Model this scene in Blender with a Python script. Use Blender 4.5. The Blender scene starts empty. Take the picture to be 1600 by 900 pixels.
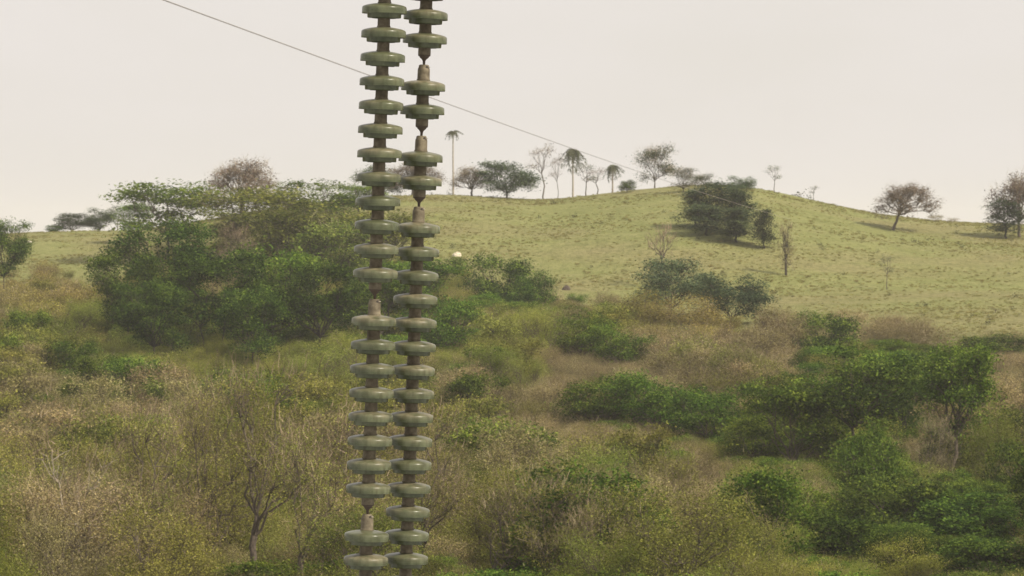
import bpy, math, random
import numpy as np
from mathutils import Vector, Matrix

C = bpy.context.scene.collection
SC = bpy.context.scene

# ---------------------------------------------------------------- camera
F = 6000.0                      # focal length in pixels of a 1600 px wide picture
CZ = 40.0
PITCH = math.atan(80 / F)       # eye level lies 80 px above the middle
cam = bpy.data.cameras.new('camera')
cam.lens = 36 * F / 1600
cam.sensor_width = 36
cam.clip_start = 0.5
cam.clip_end = 20000
cam.dof.use_dof = True
cam.dof.focus_distance = 24.0
cam.dof.aperture_fstop = 17.0
camo = bpy.data.objects.new('camera', cam)
C.objects.link(camo)
camo.location = (0, 0, CZ)
camo.rotation_euler = (math.pi / 2 - PITCH, 0, 0)
SC.camera = camo

# ---------------------------------------------------------------- sky and sun
SUN = Vector((0.72, -0.42, 0.78)).normalized()
sun_el = math.asin(SUN.z)
sun_rot = math.atan2(SUN.x, SUN.y)
w = bpy.data.worlds.new('World')
SC.world = w
w.use_nodes = True
nt = w.node_tree
nt.nodes.clear()
out = nt.nodes.new('ShaderNodeOutputWorld')
sky = nt.nodes.new('ShaderNodeTexSky')
sky.sky_type = 'NISHITA'
sky.sun_disc = False
sky.sun_elevation = sun_el
sky.sun_rotation = sun_rot
sky.dust_density = 6
sky.air_density = 1.2
b1 = nt.nodes.new('ShaderNodeBackground')
b1.inputs[1].default_value = 0.10
nt.links.new(sky.outputs[0], b1.inputs[0])
b2 = nt.nodes.new('ShaderNodeBackground')      # the thin overcast veil
b2.inputs[0].default_value = (0.86, 0.81, 0.765, 1)
b2.inputs[1].default_value = 1.05
stc = nt.nodes.new('ShaderNodeTexCoord')     # faint unevenness of the overcast
smp = nt.nodes.new('ShaderNodeMapping')
smp.inputs['Scale'].default_value = (5, 5, 16)
nt.links.new(stc.outputs['Generated'], smp.inputs[0])
sno = nt.nodes.new('ShaderNodeTexNoise')
sno.inputs['Scale'].default_value = 1.6
sno.inputs['Detail'].default_value = 4
nt.links.new(smp.outputs[0], sno.inputs['Vector'])
srp = nt.nodes.new('ShaderNodeValToRGB')
srp.color_ramp.elements[0].position = 0.3
srp.color_ramp.elements[0].color = (0.835, 0.79, 0.735, 1)
srp.color_ramp.elements[1].position = 0.7
srp.color_ramp.elements[1].color = (0.885, 0.835, 0.80, 1)
nt.links.new(sno.outputs['Fac'], srp.inputs[0])
nt.links.new(srp.outputs[0], b2.inputs[0])
mx = nt.nodes.new('ShaderNodeMixShader')
mx.inputs[0].default_value = 0.88
nt.links.new(b1.outputs[0], mx.inputs[1])
nt.links.new(b2.outputs[0], mx.inputs[2])
nt.links.new(mx.outputs[0], out.inputs[0])

sd = bpy.data.lights.new('sun', 'SUN')
sd.energy = 5.0
sd.angle = math.radians(2.0)
sd.color = (1.0, 0.91, 0.76)
so = bpy.data.objects.new('sun', sd)
C.objects.link(so)
so.rotation_euler = (-SUN).to_track_quat('-Z', 'Y').to_euler()

SC.view_settings.view_transform = 'Standard'
SC.view_settings.look = 'None'
SC.view_settings.exposure = 0.0
SC.view_settings.gamma = 1.0
SC.cycles.max_bounces = 6
SC.cycles.diffuse_bounces = 3
SC.cycles.transmission_bounces = 4
SC.cycles.volume_bounces = 1

# ---------------------------------------------------------------- projection helpers
SP, CP = math.sin(PITCH), math.cos(PITCH)


def slope(py):
    v = (450 - py) / F
    return (-SP + CP * v) / (CP + SP * v)


def xz(px, py, Y):
    return ((px - 800) / F * Y, Y, CZ + slope(py) * Y)


def smooth(t):
    t = np.clip(t, 0, 1)
    return t * t * (3 - 2 * t)


# ---------------------------------------------------------------- terrain
RX = np.array([-4000, -1500, -600, 0, 60, 200, 320, 430, 560, 700, 850, 930, 1000, 1060, 1120, 1180, 1240, 1300, 1360,
               1430, 1500, 1600, 1900, 2600, 5600], float)
RYV = np.array([365, 345, 358, 366, 363, 360, 345, 325, 308, 305, 313, 304, 295, 291, 288, 294, 306, 319, 332,
                342, 348, 351, 345, 360, 365], float)
YT = np.array([40, 120, 160, 200, 250, 330, 400, 480, 560], float)
PT = np.array([1900, 1280, 1120, 1010, 890, 740, 630, 530, 448], float)
RIDGE = 700.0


def hn(x, y, s, seed):
    """cheap smooth value noise"""
    x = x / s + seed * 17.3
    y = y / s - seed * 9.1
    xi, yi = np.floor(x), np.floor(y)
    fx, fy = smooth(x - xi), smooth(y - yi)

    def h(a, b):
        v = np.sin(a * 127.1 + b * 311.7 + seed * 74.7) * 43758.5453
        return v - np.floor(v)
    return (h(xi, yi) * (1 - fx) * (1 - fy) + h(xi + 1, yi) * fx * (1 - fy) +
            h(xi, yi + 1) * (1 - fx) * fy + h(xi + 1, yi + 1) * fx * fy) - 0.5


def ground(x, Y):
    x = np.asarray(x, float)
    Y = np.asarray(Y, float)
    Ys = np.maximum(Y, 40)
    px = 800 + F * x / Ys
    ry = np.interp(px, RX, RYV)
    for d in (25, -25):
        ry = ry + np.interp(px + d, RX, RYV)
    ry = ry / 3
    py = np.interp(Ys, YT, PT)
    t = np.clip((Ys - 560) / (RIDGE - 560), 0, 1)
    prof = 1 - (1 - t) ** 1.7
    base560 = 448.0
    py = np.where(Ys > 560, base560 + (ry - base560) * prof, py)
    v = (450 - py) / F
    sl = (-SP + CP * v) / (CP + SP * v)
    z = CZ + sl * np.minimum(Ys, RIDGE)
    dY = np.maximum(Ys - RIDGE, 0)
    z = z - 22 * smooth(dY / 260) - 0.03 * np.minimum(dY, 400) - 6 * smooth((dY - 300) / 1500)
    z = z + hn(x, Y, 38, 1) * 1.2 * smooth((Ys - 200) / 200) * smooth((690 - Ys) / 60) + hn(x, Y, 9, 2) * 0.30 + hn(x, Y, 3.2, 3) * 0.10
    return z


def gz(x, Y):
    return float(ground(x, Y))


# ---------------------------------------------------------------- material helpers
def new_mat(name):
    m = bpy.data.materials.new(name)
    m.use_nodes = True
    n = m.node_tree
    n.nodes.clear()
    o = n.nodes.new('ShaderNodeOutputMaterial')
    return m, n, o


def N(n, t, **kw):
    d = n.nodes.new(t)
    for k, v in kw.items():
        setattr(d, k, v)
    return d


def L(n, a, b):
    n.links.new(a, b)


def ramp(n, fac, stops):
    r = N(n, 'ShaderNodeValToRGB')
    e = r.color_ramp.elements
    while len(e) < len(stops):
        e.new(0.5)
    for i, (p, c) in enumerate(stops):
        e[i].position = p
        e[i].color = (*c, 1)
    L(n, fac, r.inputs[0])
    return r.outputs[0]


def noise(n, vec, scale, detail=4, rough=0.55):
    t = N(n, 'ShaderNodeTexNoise')
    t.inputs['Scale'].default_value = scale
    t.inputs['Detail'].default_value = detail
    t.inputs['Roughness'].default_value = rough
    if vec is not None:
        L(n, vec, t.inputs['Vector'])
    return t.outputs['Fac']


def mixc(n, fac, a, b, mode='MIX'):
    m = N(n, 'ShaderNodeMix', data_type='RGBA', blend_type=mode)
    if isinstance(fac, float):
        m.inputs[0].default_value = fac
    else:
        L(n, fac, m.inputs[0])
    for i, c in ((6, a), (7, b)):
        if isinstance(c, tuple):
            m.inputs[i].default_value = (*c, 1)
        else:
            L(n, c, m.inputs[i])
    return m.outputs[2]


def leaf_mat(name, c1, c2, c3, trans=0.3, rvar=0.35):
    """c1..c3 leaf colours picked by the per-clump tint; whole plants vary a little"""
    m, n, o = new_mat(name)
    at = N(n, 'ShaderNodeAttribute', attribute_name='tint')
    col = ramp(n, at.outputs['Fac'], [(0.0, c1), (0.55, c2), (1.0, c3)])
    oi = N(n, 'ShaderNodeObjectInfo')
    hs = N(n, 'ShaderNodeHueSaturation')
    mr = N(n, 'ShaderNodeMapRange')
    mr.inputs['To Min'].default_value = 1 - rvar
    mr.inputs['To Max'].default_value = 1 + rvar
    L(n, oi.outputs['Random'], mr.inputs[0])
    L(n, mr.outputs[0], hs.inputs['Value'])
    mr2 = N(n, 'ShaderNodeMapRange')
    mr2.inputs['To Min'].default_value = 0.48
    mr2.inputs['To Max'].default_value = 0.515
    ml = N(n, 'ShaderNodeMath', operation='MULTIPLY')
    ml.inputs[1].default_value = 7.31
    fr = N(n, 'ShaderNodeMath', operation='FRACT')
    L(n, oi.outputs['Random'], ml.inputs[0])
    L(n, ml.outputs[0], fr.inputs[0])
    L(n, fr.outputs[0], mr2.inputs[0])
    L(n, mr2.outputs[0], hs.inputs['Hue'])
    L(n, col, hs.inputs['Color'])
    d = N(n, 'ShaderNodeBsdfDiffuse')
    t = N(n, 'ShaderNodeBsdfTranslucent')
    L(n, hs.outputs[0], d.inputs[0])
    L(n, hs.outputs[0], t.inputs[0])
    mxs = N(n, 'ShaderNodeMixShader')
    mxs.inputs[0].default_value = trans
    L(n, d.outputs[0], mxs.inputs[1])
    L(n, t.outputs[0], mxs.inputs[2])
    L(n, mxs.outputs[0], o.inputs[0])
    return m


def bark_mat(name, c1, c2, scale=6.0):
    m, n, o = new_mat(name)
    tc = N(n, 'ShaderNodeTexCoord')
    f = noise(n, tc.outputs['Object'], scale, 5)
    col = ramp(n, f, [(0.35, c1), (0.65, c2)])
    p = N(n, 'ShaderNodeBsdfPrincipled')
    p.inputs['Roughness'].default_value = 0.9
    L(n, col, p.inputs['Base Color'])
    L(n, p.outputs[0], o.inputs[0])
    return m


M = {}
M['dark'] = leaf_mat('dark_foliage', (0.022, 0.043, 0.011), (0.061, 0.106, 0.020), (0.165, 0.235, 0.035))
M['green'] = leaf_mat('green_foliage', (0.039, 0.075, 0.013), (0.101, 0.167, 0.024), (0.224, 0.299, 0.044))
M['blue'] = leaf_mat('bluish_foliage', (0.05, 0.072, 0.042), (0.085, 0.118, 0.06), (0.15, 0.19, 0.08))
M['lime'] = leaf_mat('yellow_green_foliage', (0.125, 0.150, 0.025), (0.20, 0.23, 0.042), (0.30, 0.32, 0.07))
M['olive'] = leaf_mat('olive_foliage', (0.102, 0.111, 0.026), (0.208, 0.217, 0.047), (0.379, 0.379, 0.082))
M['leafolive'] = leaf_mat('olive_green_foliage', (0.069, 0.095, 0.021), (0.151, 0.189, 0.038), (0.303, 0.328, 0.070))
M['ochre'] = leaf_mat('ochre_foliage', (0.151, 0.124, 0.035), (0.270, 0.232, 0.060), (0.400, 0.356, 0.100))
M['brown'] = leaf_mat('dry_brown_foliage', (0.151, 0.126, 0.051), (0.272, 0.233, 0.097), (0.442, 0.379, 0.176))
M['pink'] = leaf_mat('pinkish_grey_foliage', (0.14, 0.10, 0.075), (0.21, 0.155, 0.115), (0.29, 0.22, 0.17))
M['twig'] = leaf_mat('dry_twigs', (0.110, 0.088, 0.055), (0.242, 0.198, 0.121), (0.418, 0.352, 0.231), trans=0.0, rvar=0.25)
M['bark'] = bark_mat('grey_brown_bark', (0.07, 0.055, 0.04), (0.14, 0.11, 0.085))
M['darkbark'] = bark_mat('dark_bark', (0.03, 0.024, 0.018), (0.065, 0.05, 0.038))
M['palebark'] = bark_mat('pale_bark', (0.26, 0.22, 0.17), (0.45, 0.39, 0.31))
M['palm_leaf'] = leaf_mat('palm_fronds', (0.09, 0.10, 0.06), (0.14, 0.15, 0.09), (0.20, 0.205, 0.13))

# ---------------------------------------------------------------- mesh helpers


class Geo:
    """collects quads (as vertex blocks) with one tint per face"""

    def __init__(self):
        self.v, self.f, self.t, self.n = [], [], [], 0

    def add(self, verts, faces, tint):
        verts = np.asarray(verts, float)
        faces = np.asarray(faces, int)
        self.v.append(verts)
        self.f.append(faces + self.n)
        self.t.append(np.broadcast_to(np.asarray(tint, float), (len(faces),)).copy())
        self.n += len(verts)

    def mesh(self, name, mat, smooth_shade=False):
        v = np.concatenate(self.v)
        f = np.concatenate(self.f)
        t = np.concatenate(self.t)
        me = bpy.data.meshes.new(name)
        me.vertices.add(len(v))
        me.vertices.foreach_set('co', v.ravel())
        me.loops.add(len(f) * 4)
        me.loops.foreach_set('vertex_index', f.ravel())
        me.polygons.add(len(f))
        me.polygons.foreach_set('loop_start', np.arange(len(f)) * 4)
        me.polygons.foreach_set('loop_total', np.full(len(f), 4))
        if smooth_shade:
            me.polygons.foreach_set('use_smooth', np.ones(len(f), bool))
        a = me.attributes.new('tint', 'FLOAT', 'FACE')
        a.data.foreach_set('value', t)
        me.update()
        me.validate()
        me.materials.append(mat)
        return me


def frames(d):
    d = d / np.linalg.norm(d, axis=-1, keepdims=True)
    ref = np.where(np.abs(d[..., 2:3]) > 0.9, np.array([1.0, 0, 0]), np.array([0, 0, 1.0]))
    a = np.cross(d, ref)
    a /= np.linalg.norm(a, axis=-1, keepdims=True)
    b = np.cross(d, a)
    return a, b


def tube(g, pts, radii, sides=5, tint=0.5):
    pts = np.asarray(pts, float)
    radii = np.asarray(radii, float)
    d = np.gradient(pts, axis=0)
    a, b = frames(d)
    ang = np.arange(sides) / sides * 2 * math.pi
    ring = (a[:, None, :] * np.cos(ang)[None, :, None] + b[:, None, :] * np.sin(ang)[None, :, None]) * radii[:, None, None]
    v = (pts[:, None, :] + ring).reshape(-1, 3)
    fs = []
    for i in range(len(pts) - 1):
        for k in range(sides):
            k2 = (k + 1) % sides
            fs.append((i * sides + k, i * sides + k2, (i + 1) * sides + k2, (i + 1) * sides + k))
    g.add(v, fs, tint)


def leaves(g, rng, pos, size, tint, up=0.5, aspect=0.6):
    """rhombic leaves / leaf sprays at pos"""
    n = len(pos)
    nrm = rng.normal(size=(n, 3))
    nrm[:, 2] = np.abs(nrm[:, 2]) + up
    nrm /= np.linalg.norm(nrm, axis=1, keepdims=True)
    r = rng.normal(size=(n, 3))
    a = np.cross(nrm, r)
    a /= np.linalg.norm(a, axis=1, keepdims=True)
    b = np.cross(nrm, a)
    s = (size * rng.uniform(0.6, 1.3, n))[:, None]
    bend = nrm * s * 0.15
    v = np.stack([pos - a * s - bend, pos + b * s * aspect, pos + a * s - bend, pos - b * s * aspect], 1).reshape(-1, 3)
    f = np.arange(n * 4).reshape(n, 4)
    g.add(v, f, np.clip(tint, 0, 1))


def twigs(g, rng, p0, d, length, width, tint):
    """thin two-sided slivers, n of them; each a narrow quad crossed by its own bend"""
    n = len(p0)
    d = d / np.linalg.norm(d, axis=1, keepdims=True)
    r = rng.normal(size=(n, 3))
    a = np.cross(d, r)
    a /= np.linalg.norm(a, axis=1, keepdims=True)
    ln = length[:, None]
    bend = rng.normal(size=(n, 3)) * ln * 0.12
    wd = width[:, None] if hasattr(width, '__len__') else width
    p1 = p0 + d * ln * 0.5 + bend
    p2 = p0 + d * ln
    v = np.stack([p0 - a * wd, p0 + a * wd, p1 + a * wd * .7, p1 - a * wd * .7, p2 + a * wd * .3, p2 - a * wd * .3], 1).reshape(-1, 3)
    k = np.arange(n)[:, None] * 6
    f = np.concatenate([k + np.array([[0, 1, 2, 3]]), k + np.array([[3, 2, 4, 5]])])
    g.add(v, f, np.tile(np.clip(tint, 0, 1), 2))


def curve(rng, p0, p1, n=5, wob=0.12, sag=0.0):
    p0 = np.asarray(p0, float)
    p1 = np.asarray(p1, float)
    t = np.linspace(0, 1, n)[:, None]
    ln = np.linalg.norm(p1 - p0)
    p = p0 + (p1 - p0) * t
    off = rng.normal(size=(n, 3)) * wob * ln * 0.35
    off[0] = off[-1] = 0
    p = p + off
    p[:, 2] += (np.sin(t[:, 0] * math.pi) * sag * ln)
    return p


def make_tree(seed, h=9.0, spread=4.5, fork=0.3, lobes=8, clusters=26, per=24, leaf=0.17, crown_flat=0.45,
              density=1.0, lean=(0.0, 0.0), trunk_r=0.16, twig_n=0, twig_len=0.9, twig_w=0.014, low=0.45, stems=1,
              cl_size=0.75, tint_c=0.48, tint_s=0.33, drop=0.22, limb_sides=4, up=1.3, shape='round', curl=0.15, wob=0.07, lobe=(0.34, 0.52)):
    """returns trunk Geo, crown Geo (leaves), twig Geo"""
    rng = np.random.default_rng(seed)
    tg, cg, wg = Geo(), Geo(), Geo()
    tops = []
    for s in range(stems):
        ang = rng.uniform(0, 6.28)
        off = 0.0 if stems == 1 else rng.uniform(0.15, 0.5) * spread * 0.35
        base = np.array([math.cos(ang) * off * 0.4, math.sin(ang) * off * 0.4, -0.4])
        top = np.array([lean[0] * h * fork + math.cos(ang) * off * 1.8, lean[1] * h * fork + math.sin(ang) * off * 1.8,
                        h * fork * rng.uniform(0.8, 1.15)])
        c = curve(rng, base, top, 6, wob)
        tube(tg, c, np.linspace(trunk_r, trunk_r * 0.65, 6) / (stems ** 0.5), 6)
        tops.append((c[-1], trunk_r * 0.65 / (stems ** 0.5)))
    # lobes of the crown
    cz0, cz1 = h * low, h * 0.96
    cc = np.array([lean[0] * h * 0.75, lean[1] * h * 0.75, 0])
    for i in range(lobes):
        a = i * 2.399 + rng.uniform(-0.4, 0.4)
        u = (i + 0.5) / lobes
        if shape == 'umbrella':
            rr = spread * math.sqrt(u) * 0.8
            zz = h * (0.86 - drop * u ** 1.5) + rng.uniform(-0.05, 0.04) * h
            lr = spread * rng.uniform(0.24, 0.36)
        elif shape == 'column':
            rr = spread * 0.45 * rng.uniform(0.2, 1)
            zz = cz0 + (cz1 - cz0) * u
            lr = spread * rng.uniform(0.4, 0.55) * (1.15 - 0.5 * u)
        else:
            zz = cz0 + (cz1 - cz0) * rng.uniform(0.08, 0.93) ** 0.8
            k = (zz - cz0) / (cz1 - cz0)
            rr = spread * (0.78 * math.sin(math.pi * (0.18 + 0.72 * (1 - k))) ** 0.7) * rng.uniform(0.55, 1.0)
            lr = spread * rng.uniform(*lobe)
        lc = cc + np.array([math.cos(a) * rr, math.sin(a) * rr, zz])
        tp, tr = tops[i % len(tops)]
        cv = curve(rng, tp, lc, 6, 0.16, 0.06)
        r0 = tr * 0.62
        tube(tg, cv, np.linspace(r0, r0 * 0.3, 6), limb_sides)
        nc = max(3, int(clusters * rng.uniform(0.7, 1.2)))
        d = rng.normal(size=(nc, 3))
        d[:, 2] = np.where(rng.random(nc) < 0.74, np.abs(d[:, 2]), d[:, 2])
        d /= np.linalg.norm(d, axis=1, keepdims=True)
        rad = rng.uniform(0.45, 1.08, nc)[:, None]
        cp = lc + d * rad * np.array([lr, lr, lr * min(crown_flat * 1.9, 1.1)])
        for q in range(nc):
            if q % 2 == 0 or twig_n:
                bp = cv[int(rng.integers(3, 6))]
                b = curve(rng, bp, cp[q], 4, 0.18, 0.05)
                tube(tg, b, np.linspace(r0 * 0.32, r0 * 0.1, 4), 3)
            ct = tint_c + rng.normal() * tint_s
            if per:
                k = max(2, int(per * density * rng.uniform(0.5, 1.3)))
                cs = cl_size * rng.uniform(0.7, 1.45)
                pp = cp[q] + rng.normal(size=(k, 3)) * np.array([cs, cs, cs * crown_flat]) * 0.5
                leaves(cg, rng, pp, leaf, ct + rng.normal(size=k) * 0.14, up)
            if twig_n:
                k = int(twig_n * rng.uniform(0.6, 1.3))
                pb = cp[q] + rng.normal(size=(k, 3)) * cl_size * 0.45
                dd = rng.normal(size=(k, 3)) * 0.75 + (cp[q] - cc - np.array([0, 0, h * 0.35])) / (spread * 0.8) + np.array([curl, 0, 0.05])
                twigs(wg, rng, pb, dd, twig_len * rng.uniform(0.4, 1.2, k), twig_w * rng.uniform(0.6, 1.5, k),
                      0.5 + rng.normal(size=k) * 0.25)
    return tg, cg, wg


def proto(name, mat, bark, seed, **kw):
    t, c, wg = make_tree(seed, **kw)
    d = {'trunk': t.mesh(name + '_trunk', M[bark], True), 'h': kw.get('h', 9.0), 'w': kw.get('spread', 4.5) * 2.15}
    if c.n:
        d['crown'] = c.mesh(name + '_crown', M[mat])
    if wg.n:
        d['twigs'] = wg.mesh(name + '_twigs', M['twig'])
    av = np.concatenate((c if c.n > wg.n * 0.3 else wg).v)
    q = np.percentile(av, [1.0, 99.0], axis=0)
    d['w'] = (q[1][0] - q[0][0] + q[1][1] - q[0][1]) / 2 * 1.02
    d['h'] = np.percentile(av[:, 2], 99.6)
    return d


P = {}
for i, s in enumerate((11, 12, 13)):
    P['dark%d' % i] = proto('dark_tree', 'dark', 'darkbark', s, h=10, spread=5.0, fork=0.32, lobes=19, clusters=28, per=34,
                            leaf=0.125, low=0.3, cl_size=0.9, lobe=(0.24, 0.36), stems=1 + (i == 2))
    P['green%d' % i] = proto('green_tree', 'green', 'bark', s + 20, h=8, spread=4.2, fork=0.3, lobes=16, clusters=24, per=34,
                             leaf=0.12, low=0.25, cl_size=0.85, lobe=(0.26, 0.38), stems=1 + (i == 1))
P['talldark0'] = proto('tall_dark_tree', 'dark', 'bark', 81, h=12, spread=5.0, fork=0.42, lobes=19, clusters=28, per=34,
                       leaf=0.125, low=0.42, cl_size=0.95, lobe=(0.27, 0.40), trunk_r=0.24, stems=2)
P['tallgreen0'] = proto('tall_green_tree', 'green', 'bark', 82, h=12, spread=3.9, fork=0.36, lobes=20, clusters=28, per=34,
                        leaf=0.125, low=0.36, cl_size=0.9, lobe=(0.26, 0.36), trunk_r=0.24, lean=(0.1, 0), crown_flat=0.55)
for i, s in enumerate((31, 32)):
    P['blue%d' % i] = proto('bluish_tree', 'blue', 'darkbark', s, h=8, spread=4.6, fork=0.22, lobes=12, clusters=28, per=24,
                            leaf=0.17, low=0.25, cl_size=0.9)
    P['airy%d' % i] = proto('airy_tree', 'blue', 'bark', s + 40, h=8, spread=3.6, fork=0.15, lobes=12, clusters=22, per=14,
                            leaf=0.15, low=0.04, cl_size=1.1, twig_n=8)
    P['lightgreen%d' % i] = proto('light_green_tree', 'green', 'bark', s + 50, h=9, spread=5.0, fork=0.36, lobes=14, clusters=24,
                                  per=22, leaf=0.18, low=0.25, crown_flat=0.4, cl_size=1.0, tint_c=0.7)
    P['dome%d' % i] = proto('dome_bush', 'dark', 'darkbark', s + 100, h=5, spread=4.4, fork=0.12, lobes=15, clusters=28, per=32,
                          leaf=0.13, low=0.02, cl_size=0.9, lobe=(0.28, 0.42))
    P['bluedome%d' % i] = proto('blue_dome', 'blue', 'darkbark', s + 110, h=6, spread=4.8, fork=0.12, lobes=15, clusters=28, per=30,
                                leaf=0.14, low=0.04, cl_size=0.95, lobe=(0.28, 0.4))
    P['leafgreen%d' % i] = proto('leafy_green_tree', 'green', 'bark', s + 130, h=6, spread=5.0, fork=0.2, lobes=16, clusters=28, per=32,
                                 leaf=0.125, low=0.3, cl_size=0.95, lobe=(0.26, 0.38))
    P['greendome%d' % i] = proto('green_dome', 'green', 'bark', s + 140, h=5, spread=4.0, fork=0.12, lobes=15, clusters=28, per=32,
                                 leaf=0.115, low=0.03, cl_size=0.9, tint_c=0.65, lobe=(0.28, 0.42))
    P['leafolive%d' % i] = proto('leafy_olive_tree', 'leafolive', 'bark', s + 120, h=8, spread=4.6, fork=0.2, lobes=17, clusters=26, per=28,
                                 leaf=0.14, low=0.12, cl_size=1.0, twig_n=2, lobe=(0.26, 0.4))
    P['umbrella%d' % i] = proto('umbrella_tree', 'pink', 'bark', s + 60, h=8, spread=4.6, fork=0.32, lobes=18, clusters=20,
                                per=13, leaf=0.16, crown_flat=0.6, drop=0.50, shape='umbrella', cl_size=0.8, twig_n=8,
                                lean=((0.38, 0.0) if i == 0 else (0.0, 0.0)), trunk_r=0.26)
    P['column%d' % i] = proto('column_tree', 'blue', 'darkbark', s + 70, h=10, spread=2.9, fork=0.2, lobes=12, clusters=26, per=20,
                              leaf=0.17, low=0.12, shape='column', cl_size=0.9, crown_flat=0.8)
    P['flatgreen%d' % i] = proto('flat_green_tree', 'green', 'bark', s + 80, h=7, spread=5.2, fork=0.4, lobes=12, clusters=30, per=26,
                                 leaf=0.16, shape='umbrella', crown_flat=0.4, cl_size=0.95)
for i, s in enumerate((41, 42, 43)):
    P['dry%d' % i] = proto('dry_tree', 'brown', 'bark', s, h=7, spread=3.6, fork=0.22, lobes=12, clusters=20, per=55,
                           leaf=0.055, low=0.2, twig_n=8, twig_len=0.55, twig_w=0.010, stems=3, cl_size=1.3, trunk_r=0.15, crown_flat=0.9, curl=-0.1,
                           lobe=(0.26, 0.42))
    P['olive%d' % i] = proto('olive_tree', 'olive', 'darkbark', s + 10, h=7, spread=3.6, fork=0.24, lobes=12, clusters=20, per=75,
                             leaf=0.062, low=0.25, twig_n=3, twig_len=0.5, stems=3, cl_size=1.2, trunk_r=0.17, crown_flat=0.8, lobe=(0.26, 0.42))
    P['lime%d' % i] = proto('lime_tree', 'lime', 'bark', s + 20, h=6, spread=3.2, fork=0.2, lobes=11, clusters=18, per=80,
                            leaf=0.06, low=0.25, twig_n=2, twig_len=0.5, stems=3, cl_size=1.15, trunk_r=0.12, crown_flat=0.75, lobe=(0.26, 0.42))
for i, s in enumerate((71, 72, 73)):
    P['feather%d' % i] = proto('feathery_tree', ('olive', 'leafolive', 'olive')[i], 'bark', s, h=9, spread=4.6, fork=0.3, lobes=15, clusters=20,
                               per=75, leaf=0.068, low=0.22, twig_n=2, twig_len=0.6, stems=3, cl_size=1.25, trunk_r=0.26, crown_flat=0.7,
                               lobe=(0.24, 0.36))
    P['coarse%d' % i] = proto('broad_scrub_tree', ('olive', 'leafolive', 'green')[i], 'darkbark', s + 20, h=8, spread=4.4, fork=0.3, lobes=15,
                              clusters=22, per=30, leaf=0.13, low=0.2, twig_n=1, twig_len=0.6, stems=2, cl_size=0.85, trunk_r=0.2,
                              crown_flat=0.55, lobe=(0.24, 0.36), tint_s=0.4)
    P['coarsedry%d' % i] = proto('broad_dry_tree', ('brown', 'brown', 'olive')[i], 'bark', s + 30, h=8, spread=4.2, fork=0.28, lobes=14,
                                 clusters=20, per=22, leaf=0.105, low=0.2, twig_n=5, twig_len=0.8, twig_w=0.014, stems=3, cl_size=0.9,
                                 trunk_r=0.2, crown_flat=0.7, lobe=(0.24, 0.36), tint_s=0.22, tint_c=0.42)
    P['featherlime%d' % i] = proto('feathery_lime_tree', 'lime', 'bark', s + 4, h=9, spread=4.4, fork=0.3, lobes=15, clusters=20,
                                   per=75, leaf=0.062, low=0.2, twig_n=2, twig_len=0.6, stems=3, cl_size=1.25, trunk_r=0.24, crown_flat=0.7,
                                   lobe=(0.24, 0.36))
    P['featherdry%d' % i] = proto('feathery_dry_tree', 'brown', 'bark', s + 8, h=9, spread=4.4, fork=0.28, lobes=14, clusters=20,
                                  per=60, leaf=0.06, low=0.22, twig_n=6, twig_len=0.7, twig_w=0.011, stems=3, cl_size=1.25, trunk_r=0.24,
                                  crown_flat=0.8, lobe=(0.24, 0.36))
for i, s in enumerate((51, 52)):
    P['ochre%d' % i] = proto('ochre_bush', 'ochre', 'bark', s, h=4, spread=2.6, fork=0.14, lobes=9, clusters=16, per=34,
                             leaf=0.085, low=0.12, twig_n=5, twig_len=0.5, stems=3, cl_size=0.9, trunk_r=0.07, crown_flat=0.8)
    P['drybush%d' % i] = proto('dry_bush', 'brown', 'bark', s + 5, h=4, spread=2.8, fork=0.12, lobes=10, clusters=16, per=32,
                               leaf=0.07, low=0.12, twig_n=9, twig_len=0.55, twig_w=0.012, stems=4, cl_size=1.0, trunk_r=0.06, crown_flat=0.9, curl=-0.1)
    P['olivebush%d' % i] = proto('olive_bush', 'olive', 'bark', s + 9, h=4, spread=2.8, fork=0.14, lobes=10, clusters=16, per=38,
                                 leaf=0.11, low=0.1, twig_n=4, twig_len=0.5, stems=3, cl_size=0.95, trunk_r=0.06, crown_flat=0.8)
    P['greenbush%d' % i] = proto('green_bush', 'green', 'bark', s + 14, h=4, spread=2.9, fork=0.14, lobes=10, clusters=18, per=36,
                                 leaf=0.12, low=0.1, stems=3, cl_size=0.9, trunk_r=0.06, crown_flat=0.65)
P['sparse0'] = proto('sparse_tree', 'pink', 'bark', 61, h=8, spread=2.4, fork=0.45, lobes=7, clusters=8, per=7,
                     leaf=0.12, low=0.5, twig_n=6, twig_len=0.7, cl_size=0.7, trunk_r=0.13, lean=(-0.1, 0))
P['sparse1'] = proto('sparse_tree', 'blue', 'bark', 62, h=8, spread=2.6, fork=0.4, lobes=7, clusters=9, per=10,
                     leaf=0.13, low=0.42, twig_n=4, twig_len=0.7, cl_size=0.7, trunk_r=0.13)
P['bare0'] = proto('bare_tree', 'pink', 'palebark', 63, h=9, spread=3.2, fork=0.4, lobes=9, clusters=10, per=0,
                   low=0.35, twig_n=9, twig_len=1.0, twig_w=0.016, cl_size=0.6, trunk_r=0.17)
P['bare1'] = proto('bare_tree', 'pink', 'darkbark', 64, h=9, spread=3.4, fork=0.25, lobes=9, clusters=12, per=3, leaf=0.08,
                   low=0.35, twig_n=12, twig_len=1.0, cl_size=0.7, trunk_r=0.2, stems=2, lean=(0.3, 0))
P['bare2'] = proto('bare_tree', 'pink', 'bark', 66, h=8, spread=2.6, fork=0.45, lobes=8, clusters=7, per=2, leaf=0.08,
                   low=0.4, twig_n=9, twig_len=1.0, twig_w=0.03, cl_size=0.6, trunk_r=0.24, wob=0.03)
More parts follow.
